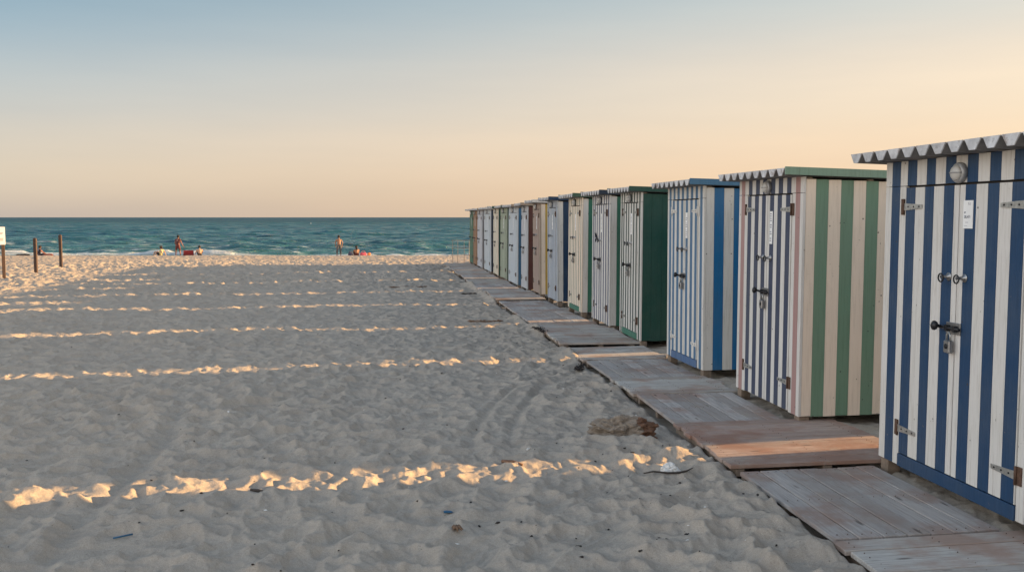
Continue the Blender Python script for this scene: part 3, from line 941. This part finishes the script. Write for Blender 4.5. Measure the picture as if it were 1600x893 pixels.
def person(loc, rz, label, J, skin, hair_col, bottoms=None, top=None, hair_long=False):
    """J: joints (x right, y forward, z up) pel, chest, neck, head, shL, elL, wrL, shR, elR, wrR, hipL, knL, anL, hipR, knR, anR"""
    root = empty('person', loc, rz); tag(root, label, 'person', 'people by the water')
    V = []; E = []
    def add(p, r, par=None):
        V.append((tuple(p), r))
        if par is not None: E.append((par, len(V)-1))
        return len(V)-1
    v = {k: Vector(p) for k, p in J.items()}
    pel = add(v['pel'], .135)
    mid = add(v['pel'].lerp(v['chest'], .5), (.125))
    ch = add(v['chest'], .145, mid); E.append((pel, mid))
    nb = add(v['neck'], .062, ch)
    hd = v['head']; up = (hd-v['neck']).normalized()
    fw = Vector(J.get('face', (0, 1, 0))).normalized()
    n2 = add(v['neck'].lerp(hd, .45), .058, nb)
    h1 = add(hd - up*.03 + fw*.012, .088, n2); h2 = add(hd + up*.06, .092, h1)
    add(hd + fw*.112 - up*.01, .014, h1)
    for s in 'LR':
        sh = add(v['sh'+s], .062, ch)
        m1 = add(v['sh'+s].lerp(v['el'+s], .5), .050, sh)
        el = add(v['el'+s], .041, m1); m2 = add(v['el'+s].lerp(v['wr'+s], .4), .040, el)
        wr = add(v['wr'+s], .028, m2)
        d = (v['wr'+s]-v['el'+s]).normalized()
        hn = add(v['wr'+s]+d*.075, .036, wr)
        side = d.cross(fw if abs(d.dot(fw)) < .9 else up).normalized()
        for k, (o_, L) in enumerate(((-.027, .075), (-.009, .088), (.009, .084), (.027, .066))):
            a = add(v['wr'+s]+d*.09+side*o_, .0095); b = add(v['wr'+s]+d*(.11+L*.5)+side*o_*1.15, .009, a)
            add(v['wr'+s]+d*(.11+L*.85)+side*o_*1.1+fw*.02, .008, b)
        a = add(v['wr'+s]+d*.035+side*.02, .012); b = add(v['wr'+s]+d*.075+side*.055, .0105, a); add(v['wr'+s]+d*.105+side*.062, .009, b)
        hp = add(v['hip'+s], .098, pel)
        t1_ = add(v['hip'+s].lerp(v['kn'+s], .5), .082, hp)
        kn = add(v['kn'+s], .058, t1_); c1 = add(v['kn'+s].lerp(v['an'+s], .35), .056, kn)
        an = add(v['an'+s], .038, c1)
        toe = Vector(J.get('toe'+s, tuple(v['an'+s]+Vector((0, .17, -.045)))))
        add(toe, .030, an)
    skin_mesh('body', V, E, SKIN[skin], root)
    # hair cap
    bm = bmesh.new(); bmesh.ops.create_uvsphere(bm, u_segments=18, v_segments=12, radius=1)
    q = MB(); c = hd + up*.035 - fw*.022
    zq = up.to_track_quat('Z', 'Y')
    bm2 = Matrix.Translation(c) @ zq.to_matrix().to_4x4() @ Matrix.Diagonal((.112, .118, .125, 1))
    q.bm(bm, 0, True, bm2)
    if hair_long:
        q.tube([hd - fw*.07, hd - fw*.095 - up*.12, hd - fw*.10 - up*.24], [.095, .085, .04], 12)
    q.build('hair', cloth('hair%.2f' % hair_col[0], hair_col), root)
    if bottoms:
        nm, rgb, frac = bottoms
        V2 = []; E2 = []
        V2.append((tuple(v['pel']+ (v['chest']-v['pel']).normalized()*.10), .145)); V2.append((tuple(v['pel']), .155)); E2.append((0, 1))
        for s in 'LR':
            a = len(V2); V2.append((tuple(v['hip'+s]), .118)); E2.append((1, a))
            f1 = min(frac, 1)
            V2.append((tuple(v['hip'+s].lerp(v['kn'+s], f1*.55)), .106)); E2.append((a, a+1))
            V2.append((tuple(v['hip'+s].lerp(v['kn'+s], f1)), .092)); E2.append((a+1, a+2))
            if frac > 1:
                V2.append((tuple(v['kn'+s].lerp(v['an'+s], frac-1)), .066)); E2.append((a+2, a+3))
        skin_mesh('shorts' if frac <= 1 else 'trousers', V2, E2, cloth(nm, rgb), root, 2, 1)
    if top:
        nm, rgb = top
        V2 = [(tuple(v['pel'].lerp(v['chest'], .1)), .15), (tuple(v['pel'].lerp(v['chest'], .5)), .142), (tuple(v['chest']), .16), (tuple(v['chest'].lerp(v['neck'], .7)), .09)]
        E2 = [(0, 1), (1, 2), (2, 3)]
        for s in 'LR':
            a = len(V2); V2.append((tuple(v['sh'+s]), .076)); E2.append((2, a)); V2.append((tuple(v['sh'+s].lerp(v['el'+s], .5)), .064)); E2.append((a, a+1))
        skin_mesh('shirt', V2, E2, cloth(nm, rgb), root, 2, 1)
    return root

def stand(lean=0.0, **kw):
    J = dict(pel=(0, 0, .95), chest=(0, .02+lean*.5, 1.26), neck=(0, .03+lean, 1.44), head=(0, .06+lean*1.3, 1.60),
        shL=(-.17, .02+lean*.8, 1.39), elL=(-.25, .0+lean*.7, 1.12), wrL=(-.24, .10+lean, .88), shR=(.17, .02+lean*.8, 1.39), elR=(.25, .0+lean*.7, 1.12), wrR=(.24, .10+lean, .88),
        hipL=(-.095, 0, .90), knL=(-.115, .03, .49), anL=(-.12, -.02, .075), hipR=(.095, 0, .90), knR=(.115, .03, .49), anR=(.13, -.02, .075))
    J.update(kw); return J
def sit(**kw):
    J = dict(pel=(0, 0, .14), chest=(0, .07, .44), neck=(0, .13, .60), head=(0, .19, .75),
        shL=(-.17, .11, .56), elL=(-.24, .26, .36), wrL=(-.14, .42, .40), shR=(.17, .11, .56), elR=(.24, .26, .36), wrR=(.14, .42, .40),
        hipL=(-.095, .05, .12), knL=(-.17, .40, .42), anL=(-.13, .60, .075), hipR=(.095, .05, .12), knR=(.17, .40, .42), anR=(.13, .60, .075))
    J.update(kw); return J

def at(x, y, dz=0.0): return (x, y, terrain(np.array([x]), np.array([y]))[0] + dz)
FACE = R(12)
blk = (.012, .010, .009); brn = (.05, .028, .016)
# two facing the sea at the middle
person(at(-3.55, 77.6), FACE, 'bareback person in long grey trousers standing near the blue bag', stand(.04, shL=(-.20, .05, 1.39), elL=(-.30, .06, 1.14), wrL=(-.27, .16, .92), elR=(.29, .02, 1.12), wrR=(.27, .1, .88), knL=(-.16, .03, .49), anL=(-.19, -.02, .075)), 'tan', blk, ('grey trousers', (.085, .085, .09), 1.75))
person(at(-2.12, 77.5), FACE, 'bareback person with dark hair and dark red shorts sitting beside the pink bag', sit(), 'tan', blk, ('dark red', (.10, .02, .022), .8), hair_long=True)
# group with the red folding chair
person(at(-16.6, 79.0), R(-20), 'person in dark red swimwear standing with one arm out to the red folding chair', stand(.03, shR=(.17, .06, 1.39), elR=(.27, .10, 1.12), wrR=(.38, .16, .86), knL=(-.16, .0, .49), anL=(-.19, -.03, .075), knR=(.14, .06, .49), anR=(.20, .06, .075)), 'red', blk, ('dull red', (.12, .030, .028), .95), ('maroon', (.085, .022, .022)))
person(at(-14.85, 78.8), FACE, 'pale bareback person in black shorts sitting right of the red folding chair', sit(elL=(-.30, .10, .34), wrL=(-.38, .12, .12)), 'pale', blk, ('black shorts', (.015, .015, .018), .8))
person(at(-18.0, 79.2), R(70), 'person lounging low on the sand with knees drawn up, left of the standing figure', sit(chest=(0, -.08, .42), neck=(0, -.06, .57), head=(0, -.02, .72), shL=(-.17, -.08, .54), shR=(.17, -.08, .54), elL=(-.22, -.25, .32), wrL=(-.2, -.34, .08), elR=(.22, -.25, .32), wrR=(.2, -.34, .08)), 'pale', brn, ('black shorts', (.015, .015, .018), .7), ('pale yellow', (.55, .50, .25)))
# left, behind the posts
person(at(-27.75, 80.2), R(-75), 'dark haired person in a dark blue top sitting behind the wooden posts', sit(chest=(0, .02, .45), neck=(0, .05, .61), head=(0, .10, .76), knL=(-.12, .45, .20), anL=(-.12, .85, .06), knR=(.12, .45, .20), anR=(.12, .85, .06), wrL=(-.2, .45, .26), wrR=(.2, .45, .26)), 'red', blk, ('dark blue', (.012, .014, .03), .9), ('dark blue', (.012, .014, .03)))

# ------------------------------------------------------------------ things lying by the people
def soft_bag(loc, rz, size, rgb, label, strap=True, rgb2=None, seed=0):
    t = empty('beach_bag', loc, rz); tag(t, label, 'bag')
    bm = bmesh.new(); bmesh.ops.create_cube(bm, size=1)
    bmesh.ops.subdivide_edges(bm, edges=bm.edges[:], cuts=5, use_grid_fill=True)
    rg = random.Random(seed)
    for q in bm.verts:
        p = q.co.copy(); n = p.normalized()*.58
        q.co = p.lerp(n, .45); q.co += Vector((rg.uniform(-1, 1), rg.uniform(-1, 1), rg.uniform(-1, 1)))*.02
        q.co.x *= size[0]*(1.0-.18*(q.co.z+.5)); q.co.y *= size[1]*(1.0-.3*(q.co.z+.5)); q.co.z = (q.co.z+.47)*size[2]
    m = MB(); m.bm(bm, 0, True); m.build('body', cloth('bag%d' % seed, rgb), t)
    if strap:
        m = MB(); w = size[0]*.25
        m.tube([(-w, -size[1]*.25, size[2]*.85), (-w*.8, -size[1]*.25, size[2]*1.25), (0, -size[1]*.25, size[2]*1.38), (w*.8, -size[1]*.25, size[2]*1.25), (w, -size[1]*.25, size[2]*.85)], .016, 8)
        m.build('handle', cloth('bagh%d' % seed, rgb2 or rgb), t)
soft_bag(at(-2.62, 77.5, -.02), FACE, (.42, .34, .42), (.045, .05, .09), 'dark blue bag standing left of the seated person with long hair', True, None, 1)
soft_bag(at(-1.60, 77.5, -.02), FACE, (.58, .36, .36), (.42, .07, .11), 'pink beach bag right of the seated person with long hair', True, (.5, .2, .2), 2)
soft_bag(at(-1.12, 77.6, -.02), FACE, (.30, .26, .34), (.62, .20, .06), 'small orange bag beside the pink beach bag', False, None, 3)
soft_bag(at(-28.9, 80.0, -.02), FACE, (1.1, .4, .24), (.012, .012, .018), 'long dark bundle lying left of the person behind the posts', False, None, 4)
soft_bag(at(-27.0, 80.0, -.02), FACE, (.85, .4, .26), (.12, .04, .035), 'low brown red bundle on the sand right of the person behind the posts', False, None, 5)
# red folding chair seen from behind
t = empty('folding_chair', at(-15.75, 78.9), FACE); tag(t, 'low red folding beach chair between the standing and the pale seated person', 'chair')
red = cloth('chair red', (.22, .018, .018))
q = MB(); q.box(-.38, .38, -.06, -.02, .20, .50, 0, .01); q.build('backrest', red, t)
q = MB(); q.box(-.38, .38, -.02, .45, .19, .23, 0, .01); q.build('seat', red, t)
q = MB(); q.box(-.42, .42, -.10, -.065, .04, .20, 0, .01); q.build('rear_panel', cloth('chair dark red', (.14, .012, .012)), t)
for xx in (-.40, .40):
    q = MB(); q.tube([(xx, -.12, 0), (xx, .0, .30), (xx, -.05, .52)], .016, 8); q.tube([(xx, .46, 0), (xx, .2, .26), (xx, -.06, .42)], .014, 8)
    q.build('frame', M['lock'], t)
# white float on the sea
q = MB(); q.lathe([(0, .02), (.02, .15), (.12, .27), (.25, .28), (.4, .18), (.6, .06), (.7, .05), (.72, .02)], (0, 0, 0), (0, 0, 1), 16)
o = q.build('buoy', plain('buoy_white', (.8, .8, .78), .4, 0, .1), None, (-35, 469, SEA-.2)); tag(o, 'small white buoy floating far out on the sea', 'buoy')

# ------------------------------------------------------------------ stump, stones, twigs, scraps on the sand
def blob(name, size, seed, mats, lump=.28, sub=4, split=None, freq=2.2):
    bm = bmesh.new(); bmesh.ops.create_icosphere(bm, subdivisions=sub, radius=1)
    me = bpy.data.meshes.new(name)
    vs = np.array([q.co[:] for q in bm.verts])
    n = [mnoise.fractal(Vector(p)*freq*.55+Vector((seed*3.1, 7, seed)), .8, 2.1, 5) for p in vs]
    for q, k in zip(bm.verts, n): q.co = Vector((q.co.x*size[0], q.co.y*size[1], q.co.z*size[2]))*(1+lump*k)
    if split:
        for f in bm.faces: f.material_index = 1 if split(f.calc_center_median()) else 0
    for f in bm.faces: f.smooth = False
    bm.to_mesh(me); bm.free()
    for m in mats: me.materials.append(m)
    return me
M['crust'] = plain('sandy_crust', (.25, .205, .16), .95, 0, .35, 22, .8)
M['rot'] = plain('rotten_red_wood', (.16, .085, .05), .9, 0, .5, 30, .8)
M['stone'] = plain('white_limestone', (.66, .64, .60), .8, 0, .12, 18, .4)
M['twig'] = plain('dark_twig', (.05, .038, .03), .85, 0, .3, 30)
M['weed'] = plain('dried_seaweed', (.030, .022, .018), .9, 0, .4, 30)
M['leaf'] = plain('brown_leaf', (.19, .115, .07), .85, 0, .4, 30)
M['blueplastic'] = plain('blue_plastic', (.02, .10, .19), .5, 0, .2, 30)
M['shell'] = plain('bleached_shell', (.72, .70, .66), .6, 0, .1, 30)
zs = sand_at(1.83, 6.93)
st = empty('driftwood_stump', (1.83, 6.93, zs), R(-4)); tag(st, 'sand crusted driftwood stump with one rotten red end beside the raised panel', 'driftwood')
o = link_mesh('trunk', blob('trunk', (.25, .11, .105), 3, [M['crust'], M['rot']], .34, 6, lambda c: c.x > .125 + .025*math.sin(c.z*60), 4.2), st, (0, 0, .055))
def lie(name, me, x, y, label, cat, dz=0.0, rz=0.0, group=None):
    o = link_mesh(name, me); o.location = (x, y, sand_at(x, y)+dz); o.rotation_euler.z = rz
    tag(o, label, cat, group); return o
lie('stone', blob('stone', (.062, .048, .045), 12, [M['stone']], .35, 4), 1.88, 5.87, 'white chalky stone lying on the sand by the boardwalk edge', 'stone', .022)
def twig_mesh(pts, r, name='twig', mat=None):
    q = MB(); q.tube(pts, r, 7); return q.mesh(name, mat or M['twig'])
lie('twig', twig_mesh([(-.19, -.02, .012), (-.12, .0, .016), (-.03, -.035, .012), (.04, -.045, .014), (.10, -.03, .02), (.155, .012, .026)], [.004, .006, .007, .007, .006, .003]), 1.87, 5.82, 'bent dark twig lying against the white stone', 'twig', .0)
lie('driftwood_stick', twig_mesh([(-.07, .05, .02), (0, 0, .022), (.06, -.055, .018)], [.012, .017, .009], 'driftwood_stick', M['rot']), .88, 6.28, 'short brown stick lying just above the nearest sun streak', 'stick', .0)
lie('driftwood_stick', twig_mesh([(-.05, .02, .012), (.0, -.01, .014), (.05, -.04, .012)], [.008, .010, .006], 'driftwood_stick', M['twig']), -.78, 5.82, 'small dark stick lying across the nearest sun streak', 'stick', .0)
lie('plastic_stick', twig_mesh([(-.045, -.02, .010), (.045, .022, .014)], [.005, .005], 'plastic_stick', M['blueplastic']), -1.40, 5.12, 'thin blue plastic stick lying on the near sand at left', 'litter')
def scrap(name, seed, size, mat, flat=.35):
    return blob(name, (size, size*.6, size*flat), seed, [mat], .9, 2, None, 2.0)
lie('plastic_scrap', scrap('plastic_scrap', 31, .024, M['blueplastic']), .36, 5.28, 'crumpled blue plastic scrap on the near sand at centre', 'litter', .008)
def leaf_mesh():
    q = MB(); rg = random.Random(3)
    for i in range(7):
        a = i*2*PI/7+rg.uniform(-.3, .3); L = rg.uniform(.02, .045)
        q.tube([(0, 0, .012), (L*.5*math.cos(a), L*.5*math.sin(a), .024), (L*math.cos(a), L*math.sin(a), .008)], [.008, .009, .002], 6)
    return q.mesh('dry_leaf', M['leaf'])
lie('dry_leaf', leaf_mesh(), .38, 4.88, 'curled brown leaf on the near sand below the blue scrap', 'leaf')
def wrack(name, L, seed, mat):
    q = MB(); rg = random.Random(seed)
    for i in range(60):
        x = rg.uniform(-L, L); y = rg.gauss(0, L*.10); a = rg.uniform(-.7, .7)
        l = rg.uniform(.015, .055)*max(1, L/.25)
        p = Vector((x, y, rg.uniform(.0, .025))); d = Vector((math.cos(a), math.sin(a), rg.uniform(-.1, .2)))*l
        q.tube([p-d, p+Vector((0, 0, .012)), p+d], [.002, rg.uniform(.004, .010), .002], 5)
    return q.mesh(name, mat)
lie('seaweed_clump', wrack('seaweed_clump', .26, 2, M['leaf']), 1.65, 14.95, 'brown clump of driftweed on a low sand hump left of the ink blue pinstriped hut', 'seaweed', .01)
lie('seaweed_clump', wrack('seaweed_clump', .45, 6, M['leaf']), .62, 23.6, 'straw coloured weed heap far out on the shaded sand', 'seaweed', .02)
lie('seaweed_clump', wrack('seaweed_clump', .16, 8, M['weed']), 1.95, 21.2, 'small black weed clump near the brown sided hut boards', 'seaweed', .01)
lie('seaweed_clump', wrack('seaweed_clump', .30, 9, M['weed']), 2.27, 13.3, 'dark weed caught along the boardwalk edge by the long raised panel', 'seaweed', .02, R(95))
lie('seaweed_clump', wrack('seaweed_clump', .20, 10, M['weed']), 2.20, 10.2, 'dark weed and twigs along the boardwalk edge by the bright blue hut', 'seaweed', .01, R(70))

weeds = [scrap('seaweed_scrap', 40+i, .0045+.0016*i, M['weed'], .5) for i in range(4)]
shells = [scrap('shell_fragment', 60+i, .0055+.0025*i, M['shell'], .5) for i in range(3)]
rg = random.Random(21)
def scatter(n, meshes, name, label, cat, group):
    pts = []
    while len(pts) < n:
        dd = 4.2 + 9.5*rg.random()**1.5; la = rg.uniform(-.56, .50)*dd
        x = la*CA + dd*SA; y = dd*CA - la*SA
        if x > 2.22: continue
        if rg.random() > .35+.65*sstep(-1, 2, np.array([x]))[0]: continue
        pts.append((x, y))
    z = sand_height(np.array([p[0] for p in pts]), np.array([p[1] for p in pts]))
    for (x, y), zz in zip(pts, z):
        o = link_mesh(name, rg.choice(meshes)); o.location = (x, y, float(zz)+.003)
        s = rg.uniform(.6, 1.35); o.scale = (s*rg.uniform(.8, 1.5), s, s); o.rotation_euler = (0, 0, rg.uniform(0, 6.28))
        tag(o, label, cat, group)
scatter(170, weeds, 'seaweed_scrap', 'tiny black scrap of dried seaweed on the shaded sand', 'seaweed', 'dark seaweed scraps scattered on the sand')
scatter(42, shells, 'shell_fragment', 'tiny white shell fragment on the shaded sand', 'shell', 'white shell bits scattered on the sand')

# ------------------------------------------------------------------ light, sky, camera
EL, AZ = 10.0, 86.0            # sun elevation; azimuth from +Y towards +X
sd = Vector((math.sin(R(AZ))*math.cos(R(EL)), math.cos(R(AZ))*math.cos(R(EL)), math.sin(R(EL))))
L = bpy.data.lights.new('sun', 'SUN'); L.energy = 4.0; L.angle = R(.55); L.color = (1.0, .61, .27)
lo = bpy.data.objects.new('sun', L); COL.objects.link(lo)
lo.rotation_euler = sd.to_track_quat('Z', 'Y').to_euler()

w = bpy.data.worlds.new('World'); SC.world = w; w.use_nodes = True
t = NT(w.node_tree); bg = w.node_tree.nodes['Background']
sky = t.n('ShaderNodeTexSky', sky_type='NISHITA', sun_disc=False)
sky.sun_elevation = R(EL); sky.sun_rotation = R(AZ); sky.air_density = 1.0; sky.dust_density = 2.0; sky.ozone_density = 1.0
tc = t.n('ShaderNodeTexCoord').outputs['Generated']
nm = t.n('ShaderNodeVectorMath', operation='NORMALIZE'); t.l(tc, nm.inputs[0])
sp = t.n('ShaderNodeSeparateXYZ'); t.l(nm.outputs[0], sp.inputs[0])
hz = t.n('ShaderNodeCombineXYZ'); t.l(sp.outputs[0], hz.inputs[0]); t.l(sp.outputs[1], hz.inputs[1])
hn = t.n('ShaderNodeVectorMath', operation='NORMALIZE'); t.l(hz.outputs[0], hn.inputs[0])
dt = t.n('ShaderNodeVectorMath', operation='DOT_PRODUCT'); t.l(hn.outputs[0], dt.inputs[0]); dt.inputs[1].default_value = (math.sin(R(AZ)), math.cos(R(AZ)), 0)
def s2l(c): return tuple(((v/255)/12.92 if v/255 <= .04045 else ((v/255+.055)/1.055)**2.4) for v in c)
def ramp(stops, k=1.0):
    r = t.n('ShaderNodeValToRGB'); r.color_ramp.interpolation = 'CARDINAL'
    els = r.color_ramp.elements
    while len(els) < len(stops): els.new(.5)
    for e, (p, c) in zip(els, stops): e.position = p; e.color = c4(s2l(c))
    t.l(sp.outputs[2], r.inputs[0])
    if k == 1.0: return r.outputs[0]
    m = t.n('ShaderNodeVectorMath', operation='SCALE'); t.l(r.outputs[0], m.inputs[0]); m.inputs['Scale'].default_value = k
    return m.outputs[0]
cool = ramp([(0, (196, 186, 178)), (.025, (212, 200, 184)), (.055, (217, 206, 190)), (.10, (198, 199, 196)), (.165, (160, 183, 196)), (.235, (112, 152, 178)), (.45, (100, 132, 168)), (1, (110, 130, 155))])
warm = ramp([(0, (250, 209, 163)), (.04, (252, 215, 178)), (.10, (252, 225, 193)), (.165, (240, 223, 201)), (.235, (202, 208, 205)), (.45, (135, 150, 168)), (1, (110, 130, 155))])
# out of the frame: sky boosted left and right as added fill light, dimmer behind
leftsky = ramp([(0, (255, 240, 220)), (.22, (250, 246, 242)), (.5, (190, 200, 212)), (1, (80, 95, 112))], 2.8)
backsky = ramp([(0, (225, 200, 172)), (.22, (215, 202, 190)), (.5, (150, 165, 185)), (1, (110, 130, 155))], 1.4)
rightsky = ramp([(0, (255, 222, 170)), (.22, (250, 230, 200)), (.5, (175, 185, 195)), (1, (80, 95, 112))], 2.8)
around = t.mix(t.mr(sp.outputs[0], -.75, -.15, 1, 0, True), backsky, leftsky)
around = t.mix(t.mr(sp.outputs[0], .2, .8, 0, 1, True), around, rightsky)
grad = t.mix(t.mr(dt.outputs['Value'], -.42, .70, 0, 1), cool, warm)
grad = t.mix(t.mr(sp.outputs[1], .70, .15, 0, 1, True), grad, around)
SKYK = 3.98      # brings the gradient to the scale of the sky texture
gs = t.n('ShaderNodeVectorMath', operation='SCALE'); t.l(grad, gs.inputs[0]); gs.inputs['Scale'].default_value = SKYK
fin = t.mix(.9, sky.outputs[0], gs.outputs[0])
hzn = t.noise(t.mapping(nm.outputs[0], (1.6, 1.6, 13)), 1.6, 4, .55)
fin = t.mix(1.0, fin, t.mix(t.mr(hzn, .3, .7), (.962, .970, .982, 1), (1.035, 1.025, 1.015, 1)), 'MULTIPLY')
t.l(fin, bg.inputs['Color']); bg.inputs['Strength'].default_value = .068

cam = bpy.data.cameras.new('camera'); co = bpy.data.objects.new('camera', cam); COL.objects.link(co)
cam.sensor_width = 36; cam.lens = 36*1450/1600; cam.clip_start = .05; cam.clip_end = 20000
co.location = (0, 0, 1.75)
pitch = math.atan(107.5/1450)
co.rotation_euler = (PI/2-pitch, 0, -R(7.93))
SC.camera = co
SC.view_settings.view_transform = 'Standard'; SC.view_settings.look = 'None'
SC.view_settings.exposure = 1.9; SC.view_settings.gamma = 1.0; SC.view_settings.use_curve_mapping = False
SC.render.resolution_x = 1024; SC.render.resolution_y = 571
